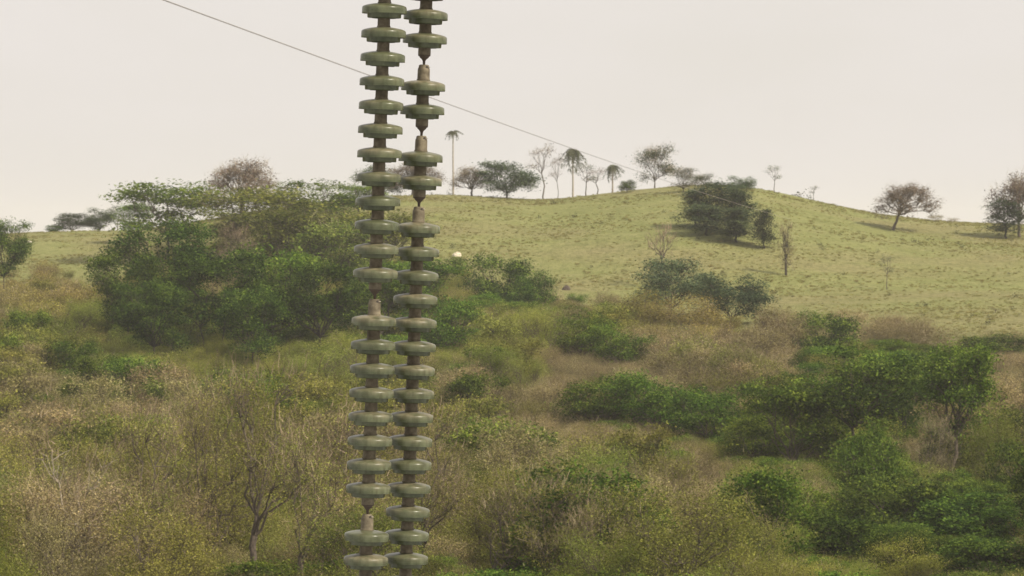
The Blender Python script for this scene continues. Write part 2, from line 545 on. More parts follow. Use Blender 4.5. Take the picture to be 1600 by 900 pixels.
P['stem0'] = proto('dark_stem_tree', 'olive', 'bark', 67, h=13, spread=4.2, fork=0.42, lobes=9, clusters=14, per=60, leaf=0.065,
                   low=0.45, twig_n=10, twig_len=1.0, twig_w=0.016, cl_size=1.2, trunk_r=0.40, stems=3, lean=(0.12, 0), curl=0.3)
P['stem1'] = proto('dark_stem_tree', 'olive', 'bark', 68, h=13, spread=4.0, fork=0.36, lobes=9, clusters=14, per=60, leaf=0.065,
                   low=0.4, twig_n=11, twig_len=1.0, twig_w=0.016, cl_size=1.2, trunk_r=0.36, stems=4, lean=(0.2, 0), curl=0.3)
P['brush0'] = proto('brush_tree', 'brown', 'darkbark', 69, h=7, spread=1.5, fork=0.3, lobes=9, clusters=10, per=10, leaf=0.1,
                    low=0.15, twig_n=8, twig_len=0.8, twig_w=0.02, cl_size=0.6, trunk_r=0.22, shape='column', wob=0.03)
P['snag0'] = proto('snag', 'brown', 'bark', 65, h=8, spread=1.5, fork=0.75, lobes=5, clusters=3, per=2, leaf=0.1,
                   low=0.7, twig_n=5, twig_len=0.8, twig_w=0.02, cl_size=0.5, trunk_r=0.22, lean=(-0.05, 0), wob=0.02)

# ---------------------------------------------------------------- tagging


def tag(o, label, cat, group=None):
    o['label'] = label
    o['category'] = cat
    if group:
        o['group'] = group
    return o


def empty(name, loc, rz=0.0):
    o = bpy.data.objects.new(name, None)
    o.empty_display_size = 0.5
    C.objects.link(o)
    o.location = loc
    o.rotation_euler = (0, 0, rz)
    return o


def part(name, me, parent, loc=(0, 0, 0), rot=(0, 0, 0), scale=(1, 1, 1)):
    o = bpy.data.objects.new(name, me)
    C.objects.link(o)
    o.parent = parent
    o.location = loc
    o.rotation_euler = rot
    o.scale = scale
    return o


TREES = []


def tree(kind, px, top, Y, wpx, label, name='tree', cat='tree', group=None, rz=0.0, mirror=1, dz=0.0):
    """a tree standing on the ground at distance Y on the line of sight of column px"""
    p = P[kind]
    x = (px - 800) / F * Y
    z0 = gz(x, Y) + dz
    H = max(CZ + slope(top) * Y - z0, 0.6)
    W = wpx / F * Y
    if Y < 560 and not kind.startswith(('stem', 'bare')):
        TREES.append((px, top, H, Y, wpx))
    r = empty(name, (x, Y, z0), rz)
    sw, sh = W / p['w'], H / p['h']
    r.scale = (sw * mirror, sw, sh)
    part('trunk', p['trunk'], r)
    if 'crown' in p:
        part('crown', p['crown'], r)
    if 'twigs' in p:
        part('twigs', p['twigs'], r)['kind'] = 'stuff'
    tag(r, label, cat, group)
    return r


# ---------------------------------------------------------------- ground
def build_ground():
    ys = np.concatenate([np.arange(40, 150, 5), np.arange(150, 480, 3.0), np.arange(480, 760, 1.0), np.arange(760, 1000, 12),
                         np.array([1000, 1100, 1300, 1600, 2000, 2600, 3400, 4500, 6000])])
    cols = np.concatenate([np.linspace(-6000, -300, 60)[:-1], np.linspace(-300, 1900, 420), np.linspace(1900, 7600, 60)[1:]])
    Yg, Cg = np.meshgrid(ys, cols, indexing='ij')
    X = (Cg - 800) / F * np.maximum(Yg, 40)
    Z = ground(X, Yg)
    # a fringe behind and beside the camera so the sheet has no near edge in sight
    nr, nc = X.shape
    v = np.stack([X, Yg, Z], -1).reshape(-1, 3)
    r = np.arange(nr - 1)[:, None] * nc
    c = np.arange(nc - 1)[None, :]
    a = (r + c).ravel()
    f = np.stack([a, a + 1, a + nc + 1, a + nc], 1)
    g = Geo()
    g.add(v, f, 0.5)
    m, n, o = new_mat('pasture_ground')
    ge = N(n, 'ShaderNodeNewGeometry')
    pos = ge.outputs['Position']
    sx = N(n, 'ShaderNodeSeparateXYZ')
    L(n, pos, sx.inputs[0])
    big = noise(n, pos, 0.035, 3)
    mid = noise(n, pos, 0.22, 5, 0.65)
    fine = noise(n, pos, 1.1, 5, 0.7)
    grass = ramp(n, mid, [(0.30, (0.185, 0.195, 0.062)), (0.5, (0.225, 0.234, 0.082)), (0.70, (0.265, 0.262, 0.105))])
    dry = ramp(n, fine, [(0.35, (0.19, 0.15, 0.075)), (0.65, (0.29, 0.24, 0.125))])
    bm = ramp(n, big, [(0.42, (0, 0, 0)), (0.62, (0.5, 0.5, 0.5))])
    c1 = mixc(n, bm, grass, dry)
    fm = ramp(n, fine, [(0.3, (0.55, 0.58, 0.5)), (0.52, (1, 1, 1)), (0.75, (1.12, 1.1, 1.1))])
    c2 = mixc(n, 1.0, c1, fm, 'MULTIPLY')
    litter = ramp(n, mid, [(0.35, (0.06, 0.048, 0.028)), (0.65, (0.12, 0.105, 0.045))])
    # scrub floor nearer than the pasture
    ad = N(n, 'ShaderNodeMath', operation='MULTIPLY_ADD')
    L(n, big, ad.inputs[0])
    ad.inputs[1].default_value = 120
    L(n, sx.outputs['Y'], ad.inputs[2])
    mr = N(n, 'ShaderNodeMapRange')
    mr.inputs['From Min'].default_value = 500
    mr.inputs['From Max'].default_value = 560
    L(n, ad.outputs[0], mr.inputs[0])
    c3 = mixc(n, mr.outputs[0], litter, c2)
    p = N(n, 'ShaderNodeBsdfPrincipled')
    p.inputs['Roughness'].default_value = 0.95
    p.inputs['Specular IOR Level'].default_value = 0.1
    L(n, c3, p.inputs['Base Color'])
    bp = N(n, 'ShaderNodeBump')
    bp.inputs['Strength'].default_value = 1.0
    bp.inputs['Distance'].default_value = 0.6
    L(n, fine, bp.inputs['Height'])
    L(n, bp.outputs[0], p.inputs['Normal'])
    L(n, p.outputs[0], o.inputs[0])
    ob = bpy.data.objects.new('ground', g.mesh('ground', m, True))
    C.objects.link(ob)
    ob['kind'] = 'structure'


build_ground()

# ---------------------------------------------------------------- haze
bx0, bx1, by0, by1 = -3000.0, 3000.0, -60.0, 3000.0


def build_haze():
    zt, zb = CZ + 46.0, CZ - 75.0
    v = [(x, y, z) for z in (zb, zt) for x, y in ((-7000, -200), (7000, -200), (7000, 6300), (-7000, 6300))]
    f = [(3, 2, 1, 0), (4, 5, 6, 7), (0, 1, 5, 4), (1, 2, 6, 5), (2, 3, 7, 6), (3, 0, 4, 7)]
    me = bpy.data.meshes.new('haze')
    me.from_pydata(v, [], f)
    m, n, o = new_mat('haze')
    pv = N(n, 'ShaderNodeVolumePrincipled')
    pv.inputs['Color'].default_value = (0.96, 0.94, 0.93, 1)
    pv.inputs['Density'].default_value = 0.00011
    pv.inputs['Anisotropy'].default_value = 0.0
    L(n, pv.outputs[0], o.inputs['Volume'])
    me.materials.append(m)
    ob = bpy.data.objects.new('haze', me)
    C.objects.link(ob)
    ob['kind'] = 'stuff'


build_haze()

# ---------------------------------------------------------------- insulator strings
PXM = 250.0      # pixels per metre at the strings
YS = F / PXM     # 24 m


def lathe(prof, seg=48, name='lathe', mat=None, closed=False):
    v, f = [], []
    for r, z in prof:
        for k in range(seg):
            a = 2 * math.pi * k / seg
            v.append((r * math.cos(a), r * math.sin(a), z))
    n = len(prof)
    for i in range(n - 1):
        for k in range(seg):
            k2 = (k + 1) % seg
            f.append((i * seg + k, (i + 1) * seg + k, (i + 1) * seg + k2, i * seg + k2))
    v.append((0, 0, prof[0][1]))
    v.append((0, 0, prof[-1][1]))
    for k in range(seg):
        k2 = (k + 1) % seg
        f.append((len(v) - 2, k, k2))
        f.append((len(v) - 1, (n - 1) * seg + k2, (n - 1) * seg + k))
    me = bpy.data.meshes.new(name)
    me.from_pydata(v, [], f)
    for p in me.polygons:
        p.use_smooth = True
    me.materials.append(mat)
    return me


def glaze_mat():
    m, n, o = new_mat('green_glazed_porcelain')
    tc = N(n, 'ShaderNodeTexCoord')
    oi = N(n, 'ShaderNodeObjectInfo')
    ad = N(n, 'ShaderNodeVectorMath', operation='ADD')
    ml = N(n, 'ShaderNodeVectorMath', operation='SCALE')
    L(n, oi.outputs['Location'], ml.inputs[0])
    ml.inputs[3].default_value = 7.0
    L(n, tc.outputs['Object'], ad.inputs[0])
    L(n, ml.outputs[0], ad.inputs[1])
    f = noise(n, ad.outputs[0], 9, 5, 0.6)
    f2 = noise(n, ad.outputs[0], 45, 4, 0.6)
    base = ramp(n, f, [(0.3, (0.052, 0.062, 0.032)), (0.7, (0.118, 0.130, 0.070))])
    # dust lies on the upper faces, more round the cap
    sx = N(n, 'ShaderNodeSeparateXYZ')
    L(n, tc.outputs['Object'], sx.inputs[0])
    mr = N(n, 'ShaderNodeMapRange')
    mr.inputs['From Min'].default_value = -0.012
    mr.inputs['From Max'].default_value = 0.03
    L(n, sx.outputs['Z'], mr.inputs[0])
    mu = N(n, 'ShaderNodeMath', operation='MULTIPLY')
    L(n, mr.outputs[0], mu.inputs[0])
    rr = N(n, 'ShaderNodeMapRange')
    rr.inputs['To Min'].default_value = 0.15
    rr.inputs['To Max'].default_value = 1.1
    L(n, oi.outputs['Random'], rr.inputs[0])
    L(n, rr.outputs[0], mu.inputs[1])
    m2 = N(n, 'ShaderNodeMath', operation='MULTIPLY')
    L(n, mu.outputs[0], m2.inputs[0])
    f3 = noise(n, ad.outputs[0], 16, 5, 0.7)
    dm = ramp(n, f3, [(0.38, (0.12,) * 3), (0.5, (0.5,) * 3), (0.66, (1, 1, 1))])
    L(n, dm, m2.inputs[1])
    col = mixc(n, m2.outputs[0], base, (0.235, 0.20, 0.13))
    mp = N(n, 'ShaderNodeMapping')
    mp.inputs['Scale'].default_value = (28, 28, 6)
    L(n, ad.outputs[0], mp.inputs[0])
    st = ramp(n, noise(n, mp.outputs[0], 1.0, 3, 0.6), [(0.45, (1, 1, 1)), (0.75, (0.6, 0.57, 0.5))])
    col = mixc(n, 1.0, col, st, 'MULTIPLY')
    p = N(n, 'ShaderNodeBsdfPrincipled')
    L(n, col, p.inputs['Base Color'])
    ro = N(n, 'ShaderNodeMapRange')
    p.inputs['Specular IOR Level'].default_value = 0.34
    ro.inputs['To Min'].default_value = 0.27
    ro.inputs['To Max'].default_value = 0.55
    L(n, m2.outputs[0], ro.inputs[0])
    L(n, ro.outputs[0], p.inputs['Roughness'])
    bp = N(n, 'ShaderNodeBump')
    bp.inputs['Strength'].default_value = 0.15
    bp.inputs['Distance'].default_value = 0.003
    L(n, f2, bp.inputs['Height'])
    L(n, bp.outputs[0], p.inputs['Normal'])
    L(n, p.outputs[0], o.inputs[0])
    return m


def rust_mat():
    m, n, o = new_mat('weathered_rusty_iron')
    tc = N(n, 'ShaderNodeTexCoord')
    oi = N(n, 'ShaderNodeObjectInfo')
    ml = N(n, 'ShaderNodeVectorMath', operation='SCALE')
    L(n, oi.outputs['Location'], ml.inputs[0])
    ml.inputs[3].default_value = 5.0
    ad = N(n, 'ShaderNodeVectorMath', operation='ADD')
    L(n, tc.outputs['Object'], ad.inputs[0])
    L(n, ml.outputs[0], ad.inputs[1])
    f = noise(n, ad.outputs[0], 22, 6, 0.65)
    col = ramp(n, f, [(0.3, (0.075, 0.058, 0.036)), (0.5, (0.14, 0.116, 0.074)), (0.7, (0.235, 0.20, 0.132))])
    p = N(n, 'ShaderNodeBsdfPrincipled')
    p.inputs['Roughness'].default_value = 0.75
    p.inputs['Metallic'].default_value = 0.15
    L(n, col, p.inputs['Base Color'])
    bp = N(n, 'ShaderNodeBump')
    bp.inputs['Strength'].default_value = 0.4
    bp.inputs['Distance'].default_value = 0.003
    L(n, f, bp.inputs['Height'])
    L(n, bp.outputs[0], p.inputs['Normal'])
    L(n, p.outputs[0], o.inputs[0])
    return m


def plain(name, c, rough=0.8, metal=0.0):
    m, n, o = new_mat(name)
    tc = N(n, 'ShaderNodeTexCoord')
    f = noise(n, tc.outputs['Object'], 5, 4)
    col = ramp(n, f, [(0.3, tuple(k * 0.75 for k in c)), (0.7, tuple(min(1, k * 1.2) for k in c))])
    p = N(n, 'ShaderNodeBsdfPrincipled')
    p.inputs['Roughness'].default_value = rough
    p.inputs['Metallic'].default_value = metal
    L(n, col, p.inputs['Base Color'])
    L(n, p.outputs[0], o.inputs[0])
    return m


GL, RU = glaze_mat(), rust_mat()
DKI = plain('dark_iron_and_hole_shade', (0.045, 0.036, 0.03), 0.8)
BROKEN = plain('rusty_broken_cement', (0.075, 0.055, 0.038), 0.9)
BRASS = plain('split_pin_metal', (0.55, 0.5, 0.4), 0.4, 0.6)

# shed: origin at the middle of the rim, z up (metres)
shed_prof = [(0.040, 0.0420), (0.055, 0.0405), (0.080, 0.0370), (0.104, 0.0320), (0.122, 0.0270), (0.1345, 0.0215), (0.1392, 0.0145),
             (0.1400, 0.002), (0.1402, -0.0205), (0.1394, -0.0238), (0.1355, -0.0240), (0.1310, -0.021), (0.125, -0.010),
             (0.112, -0.006), (0.1075, -0.012), (0.1055, -0.046), (0.1035, -0.0500), (0.0995, -0.0485), (0.096, -0.02),
             (0.086, -0.012), (0.078, -0.014), (0.0765, -0.050), (0.074, -0.0535), (0.070, -0.051), (0.068, -0.02), (0.060, -0.012), (0.045, -0.012)]
shed_me = lathe(shed_prof, 56, 'porcelain_shed', GL)
# full cap: bottom sits in the shed top, top is the socket (0.108 above the rim plane)
cap_prof = [(0.0405, 0.036), (0.0430, 0.042), (0.0430, 0.047), (0.0395, 0.051), (0.039, 0.085), (0.0385, 0.112), (0.036, 0.120),
            (0.0335, 0.1235), (0.0330, 0.133), (0.0300, 0.139), (0.022, 0.142), (0.012, 0.142), (0.011, 0.120)]
cap_me = lathe(cap_prof, 32, 'iron_cap', RU)
# the cap of a broken unit ends in the torn cone and the bare pin
bcap_prof = [(0.0385, 0.112), (0.036, 0.120)]
pin_prof = [(0.0095, -0.006), (0.0095, 0.020), (0.016, 0.021), (0.016, -0.030), (0.0105, -0.034), (0.0105, -0.052)]
pin_me = lathe([(0.016, -0.012), (0.0155, -0.020), (0.0105, -0.026), (0.0095, -0.052), (0.006, -0.056)], 20, 'pin', DKI)


def cone_me():
    """torn cement cone and rest of the head under the bare cap"""
    rng = random.Random(4)
    prof = [(0.0385, 0.062), (0.0395, 0.050), (0.0380, 0.046), (0.0310, 0.043), (0.0260, 0.036), (0.0180, 0.028), (0.0110, 0.020),
            (0.0085, 0.012), (0.0078, -0.010), (0.0078, -0.024), (0.0100, -0.033), (0.0100, -0.040)]
    seg = 24
    me = lathe(prof, seg, 'broken_cone', BROKEN)
    for i, v in enumerate(me.vertices):
        if 0.0 < v.co.z < 0.036:
            k = 1 + rng.uniform(-0.13, 0.13)
            v.co.x *= k
            v.co.y *= k
    return me


cone = cone_me()
bare_cap_me = lathe([(0.0375, 0.052), (0.0400, 0.055), (0.0400, 0.085), (0.0385, 0.112), (0.036, 0.120),
                     (0.0335, 0.1235), (0.0330, 0.133), (0.0300, 0.139), (0.022, 0.142), (0.012, 0.142), (0.011, 0.120)], 32, 'bare_cap', RU)


def split_pin_me():
    g = Geo()
    tube(g, [(0.0335, -0.006, 0), (0.044, -0.006, 0.001), (0.0475, 0, 0.0), (0.044, 0.006, -0.001), (0.0335, 0.006, 0)], [0.0022] * 5, 6)
    return g.mesh('split_pin', BRASS, True)


def hole_shade_me():
    # dark disc on the cap's shoulder, its colour painting the shade inside the socket hole
    g = Geo()
    tube(g, [(0, 0, 0), (0.003, 0, 0)], [0.0075, 0.0075], 12)
    tube(g, [(0.003, 0, 0), (0.0031, 0, 0)], [0.0075, 0.0005], 12)
    return g.mesh('hole_shade', DKI, True)


spin_me, hole_shade_mesh = split_pin_me(), hole_shade_me()
LEAN = math.radians(0.8)       # tops lean a little towards the camera
TILT = math.radians(2.12)


def string(x0, y0, x1, y1, Y, missing, n_up, count, label, exposed_above):
    """unit k=0 is the topmost in view, at pixel (x0,y0); unit count-1 sits at (x1,y1)"""
    p0 = Vector(xz(x0, y0, Y))
    step_px = (y1 - y0) / (count - 1)
    tilt = math.atan2(x0 - x1, y1 - y0)
    pitch = math.hypot(x1 - x0, y1 - y0) / (count - 1) / F * Y / math.cos(LEAN)
    r = empty('insulator_string', p0)
    r.rotation_euler = (LEAN, tilt, 0)
    tag(r, label, 'insulator string')
    rnd = random.Random(int(x0))
    for k in range(-n_up, count + 9):
        z = -k * pitch
        rot = (rnd.gauss(0, 0.008), rnd.gauss(0, 0.008), rnd.uniform(0, 6.28))
        if k in missing:
            d = part('broken_disc', cone, r, (0, 0, z), rot)
            d['label'] = 'torn cone and bare pin left where the porcelain disc is missing'
            part('cap', bare_cap_me, d)
        else:
            d = part('disc', shed_me, r, (0, 0, z), rot)
            part('cap', cap_me, d)
            part('pin', pin_me, d)
        if (k - 1) in missing or k in exposed_above:
            fa = -rot[2]
            base = math.radians(-55)
            sw = part('hole_shade', hole_shade_mesh, d, (0.0335 * math.cos(base + fa), 0.0335 * math.sin(base + fa), 0.127), (0, 0, base + fa))
            part('split_pin', spin_me, d, (0, 0, 0.127), (0, 0, base + fa + 0.35))
    return r


string(599.5, 53, 571, 877, YS, {11, 20}, 12, 23,
       'left string of green-grey porcelain discs, nearer one, with two discs missing low down', ())
string(664, 62, 634, 875, YS + 0.30, {1, 4, 7}, 12, 23,
       'right string of green-grey porcelain discs with three discs missing near its top', ())

# ---------------------------------------------------------------- the wire
a = np.array(xz(-300, -205, 105.0))
b = np.array(xz(1236, 343, 640.0))
g = Geo()
pts = []
for i in range(61):
    t = i / 60
    p = a + (b - a) * t
    pts.append(p)
pts = np.array(pts)
tt = np.linspace(0, 1, 61)
pts[:, 2] -= np.sin(tt * math.pi) * 0.6
tube(g, pts, np.full(61, 0.021), 6)
wm = plain('grey_steel_wire', (0.27, 0.24, 0.21), 0.6, 0.3)
wo = bpy.data.objects.new('overhead_wire', g.mesh('overhead_wire', wm, True))
C.objects.link(wo)
tag(wo, 'thin grey overhead wire slanting down behind the insulators to the right', 'wire')

# ---------------------------------------------------------------- palms
def palm_meshes():
    rng = np.random.default_rng(5)
    g = Geo()
    n = 9
    t = np.linspace(0, 1, n)
    rad = 1.5 * t ** 0.85
    zc = 0.6 * np.sin(t * 2.4) - 1.9 * t ** 2.2
    mid = np.stack([rad, 0 * t, zc], 1)
    tube(g, mid, np.linspace(0.035, 0.01, n), 3, 0.3)
    for i in range(1, n):
        for s in (-1, 1):
            k = 4
            p0 = np.repeat(mid[i:i + 1], k, 0) + rng.normal(size=(k, 3)) * 0.05
            d = np.stack([np.full(k, 0.35), s * rng.uniform(0.5, 1.1, k), rng.uniform(-1.5, -0.3, k)], 1)
            twigs(g, rng, p0, d, rng.uniform(0.4, 0.7, k), np.full(k, 0.035), 0.5 + rng.normal(size=k) * 0.25)
    fr = g.mesh('palm_frond', M['palm_leaf'])
    tg = Geo()
    tube(tg, [(0, 0, -0.5), (0.03, 0, 2.5), (-0.02, 0, 5), (0, 0, 8)], [0.19, 0.15, 0.13, 0.11], 8)
    return tg.mesh('palm_trunk', M['palebark'], True), fr


PT_ME, PF_ME = palm_meshes()


def palm(px, top, Y, wpx, label, seed=0, tall=1.0):
    x = (px - 800) / F * Y
    z0 = gz(x, Y)
    H = CZ + slope(top) * Y - z0
    s = (wpx / F * Y) / 2.7
    th = H - 0.62 * s * tall
    r = empty('palm_tree', (x, Y, z0))
    part('trunk', PT_ME, r, scale=(1, 1, th / 8))
    rnd = random.Random(seed)
    for k in range(22):
        a_ = k * 2.399
        ti = rnd.uniform(-0.75, 0.5)
        part('frond', PF_ME, r, (0, 0, th), (0, ti, a_), (s * rnd.uniform(0.65, 1.1), s * 1.0, s * tall * rnd.uniform(0.6, 1.15)))
    tag(r, label, 'palm tree')
    return r


palm(708, 205, 712, 19, 'tall thin palm with a pale trunk just right of the insulator strings', 1, 0.7)
palm(895, 231, 706, 27, 'palm with a thick drooping round head in the middle of the ridge', 2, 1.35)
palm(957, 258, 708, 22, 'short palm with a small head near the crest, right of the taller palm', 3)

# ---------------------------------------------------------------- ridge trees
RG = 'trees along the ridge'
T = tree
T('dark1', 6, 344, 530, 84, 'green leafy tree cut by the left edge of the picture, above the dry scrub')
T('bluedome0', 112, 333, 708, 66, 'low dark tree on the skyline at far left, leftmost of the distant row', group=RG)
T('bluedome1', 156, 325, 710, 50, 'second dark distant tree on the left skyline, right of the leftmost one', group=RG)
T('sparse1', 184, 323, 716, 34, 'thin tree with loose tufts at the right end of the distant row', group=RG)
T('dome0', 84, 352, 704, 26, 'tiny dark bush at the left end of the distant row on the skyline', 'bush', 'bush')
T('lightgreen0', 262, 284, 600, 165, 'wide light green tree with sky gaps, tallest green crown left of the insulators')
T('green1', 212, 318, 640, 60, 'small green tree between the distant row and the wide light green tree')
T('umbrella1', 378, 250, 690, 116, 'sparse pinkish tree rising behind the green trees left of the insulators')
T('leafolive0', 412, 293, 585, 200, 'big olive green tree below the pinkish sparse tree', mirror=-1)
T('lightgreen1', 496, 282, 610, 150, 'bright green flat topped tree touching the left insulator string')
T('leafolive1', 460, 325, 560, 170, 'olive tree with thin foliage in front of the bright green flat topped tree')
T('leafolive0', 520, 345, 540, 130, 'brownish olive tree left of the insulators under the bright green crown')
T('bare1', 350, 345, 535, 70, 'dead dark leaning trunk with brown twigs among the green trees', 'dead_tree', 'dead tree')
T('green0', 560, 288, 640, 90, 'green tree seen between and behind the insulator strings')
T('umbrella1', 645, 252, 705, 90, 'sparse grey brown tree behind the right insulator string', rz=1.2)
T('bluedome1', 596, 258, 706, 84, 'greyish green ridge tree half hidden by the left insulator string', rz=2.0)
T('umbrella1', 737, 261, 700, 62, 'sparse pinkish tree beside the round dark tree on the ridge', rz=2.5)
T('bluedome0', 792, 252, 696, 98, 'round dark green tree on the ridge right of the insulators', rz=0.8)
T('sparse0', 850, 224, 704, 48, 'bare leaning trunk with a few twigs on top, right of the round dark tree', 'dead_tree', 'dead tree')
T('sparse0', 872, 240, 722, 26, 'faint thin tree behind the ridge between the bare trunk and the palm')
T('sparse1', 916, 256, 708, 44, 'spindly tree with few leaves just right of the drooping palm')
T('sparse0', 934, 262, 712, 40, 'pale spindly tree between the two palms')
T('dome1', 980, 281, 684, 26, 'small dark leaning bush on the ridge crest', 'bush', 'bush')
T('airy0', 1023, 228, 700, 64, 'tall airy tree on the top of the hill where the wire passes')
T('airy1', 1068, 262, 672, 48, 'lower airy tree right of the tall one on the hill top')
T('airy0', 1096, 272, 665, 40, 'grey green bush on the hill top above the dark clump', 'bush', 'bush')
T('bluedome1', 1156, 275, 662, 46, 'rounded bush on the skyline right above the dark clump', 'bush', 'bush')
CG = 'dark trees of the clump on the hillside'
T('column0', 1086, 296, 613, 62, 'leftmost dark tree of the clump on the hillside', group=CG)
T('column1', 1120, 282, 610, 72, 'tallest dark tree in the middle of the hillside clump', group=CG)
T('column0', 1156, 297, 606, 60, 'third tree of the hillside clump, paler green, right of the tallest', group=CG, rz=2.0)
T('column1', 1104, 318, 604, 62, 'low dark tree in front of the hillside clump', group=CG, rz=1.0)
T('column0', 1150, 324, 598, 66, 'low tree at the front right of the hillside clump', group=CG, rz=3.2)
T('column0', 1194, 326, 594, 38, 'narrow dark tree standing at the lower right end of the clump', group=CG, rz=4.2)
T('sparse1', 1210, 258, 690, 30, 'thin little tree alone on the skyline right of the clump')
T('sparse1', 1271, 290, 694, 18, 'tiny tree on the descending skyline, smallest of all', rz=2.2)
T('umbrella0', 1394, 288, 650, 98, 'lone umbrella shaped tree with a leaning trunk on the right slope')
T('drybush0', 1462, 335, 690, 26, 'low bare bush on the skyline right of the lone umbrella tree', 'bush', 'bush')
T('drybush1', 1488, 339, 690, 20, 'smaller bare bush at the right end of the low skyline bushes', 'bush', 'bush')
T('umbrella1', 1592, 272, 650, 88, 'tree with a pinkish brown top at the right edge of the picture', rz=0.5)
T('column1', 1572, 310, 646, 60, 'dark green lower tree at the right edge under the pinkish one', rz=0.5)
T('bare2', 1034, 345, 560, 50, 'bare dead tree with side branches above the grey green bushes', 'dead_tree', 'dead tree')
T('brush0', 1228, 350, 572, 26, 'dead stump like trunk with a brushy top on the open slope', 'dead_tree', 'dead tree')
T('sparse1', 1386, 398, 560, 30, 'faint little sapling on the open slope below the umbrella tree', 'sapling', 'sapling')
T('sparse1', 1556, 485, 520, 26, 'small sapling on the lower slope near the right edge', 'sapling', 'sapling')

# middle distance
T('dome0', 778, 398, 528, 104, 'dark round bush on the pasture edge right of the insulators', 'bush', 'bush')
T('dome1', 832, 424, 515, 70, 'smaller dark bush to the right of the round pasture edge bush', 'bush', 'bush')
T('bluedome0', 1048, 404, 515, 128, 'grey green spreading tree under the bare dead tree')
T('bluedome1', 1142, 428, 500, 124, 'grey green tree on the right of the middle pair, against the pasture', rz=1.0)
T('ochre0', 1005, 450, 485, 96, 'ochre brown bush in front of the grey green spreading tree', 'bush', 'bush')
T('ochre1', 1070, 458, 480, 110, 'ochre brown bush under the grey green pair, right one', 'bush', 'bush')
T('dome0', 1284, 488, 455, 110, 'dark green tree at the pasture edge above the big dark trees')
T('drybush0', 1385, 498, 470, 90, 'wide brown dry bush at the pasture edge, left one', 'bush', 'bush')
T('drybush1', 1450, 503, 468, 90, 'wide brown dry bush at the pasture edge, right one', 'bush', 'bush')
T('dome1', 1550, 522, 462, 130, 'flat dark green bush at the pasture edge on the far right', 'bush', 'bush')
T('leafgreen0', 905, 488, 440, 110, 'green crown over the brown scrub in the middle, left one')
T('leafgreen1', 968, 508, 430, 110, 'green crown over the brown scrub in the middle, right one')

# left middle trees
T('leafolive1', 592, 330, 565, 150, 'leafy olive tree standing right behind the two insulator strings', rz=1.0)
T('green1', 652, 405, 485, 130, 'green tree at the right side of the right insulator string, on the pasture edge', rz=0.5)
T('green2', 590, 430, 450, 140, 'green tree behind the insulators at the right end of the left grove', rz=1.5)
T('leafgreen1', 690, 470, 440, 120, 'light green tree just right of the insulators below the pasture edge', rz=3.0)
T('dark0', 200, 395, 455, 130, 'dark tree at the left end of the dark green grove')
T('dark1', 262, 350, 470, 160, 'tall dark tree in the left grove with a rounded crown', rz=1.1)
T('dark2', 335, 392, 440, 150, 'dark green tree in the middle of the left grove')
T('green0', 425, 386, 450, 160, 'mid green tree in the left grove beside the insulators', rz=0.6)
T('dark0', 500, 410, 440, 140, 'dark tree at the right end of the left grove, by the insulators', rz=2.6)
T('dark1', 395, 450, 415, 110, 'low dark tree in front of the left grove', rz=2.2)
T('dark1', 240, 440, 430, 120, 'low bluish dark tree at the front left of the grove', rz=3.3)

# the right hand dark trees
T('talldark0', 1345, 538, 312, 175, 'big dark tree with an open trunk in the right hand grove')
T('tallgreen0', 1486, 538, 308, 130, 'tall green tree with a leaning trunk, right one of the big pair')
T('green2', 1236, 597, 312, 150, 'rounded green tree left of the big pair')
T('greendome0', 1362, 664, 290, 118, 'round bright green bush below the big pair', 'bush', 'bush')
T('dark1', 1415, 590, 345, 90, 'dark crown filling the gap behind the big pair', rz=2.5)
T('bare1', 1440, 640, 300, 80, 'slanting dark bare trunk below the right hand tree', 'dead_tree', 'dead tree', mirror=1)
T('dome0', 1594, 690, 295, 110, 'very dark bush cut by the right edge of the picture', 'bush', 'bush')

# arch of green in the centre right
T('leafgreen0', 940, 588, 360, 130, 'left end of the arching green canopy over brown scrub', rz=0.4)
T('leafgreen1', 1025, 583, 354, 150, 'green tree in the middle of the arching canopy')
T('leafgreen0', 1110, 606, 344, 140, 'green tree on the falling right side of the arching canopy', rz=2.4)
T('leafgreen1', 1180, 650, 328, 120, 'green tree at the lower right foot of the arching canopy', rz=1.0)

# lower right greens
T('greendome1', 1262, 752, 268, 130, 'bright yellowish green bush at the bottom right of the centre', 'bush', 'bush', rz=2.0)
T('dome0', 1395, 742, 268, 170, 'dark leafy bush low in the picture on the right, left one', 'bush', 'bush')
T('dome1', 1510, 772, 262, 180, 'dark leafy bush low in the picture on the right, right one', 'bush', 'bush')
T('dome1', 1330, 800, 246, 150, 'dark leafy bush nearest the bottom right, behind the yellow bush', 'bush', 'bush', rz=1.7)
T('lime0', 1412, 838, 232, 130, 'feathery yellow green bush at the bottom edge on the right', 'bush', 'bush')
T('dome0', 1550, 838, 238, 180, 'dark leafy bush in the bottom right corner', 'bush', 'bush', rz=0.4)
T('lime1', 1550, 640, 300, 90, 'yellow green bush right of the big dark pair', 'bush', 'bush')

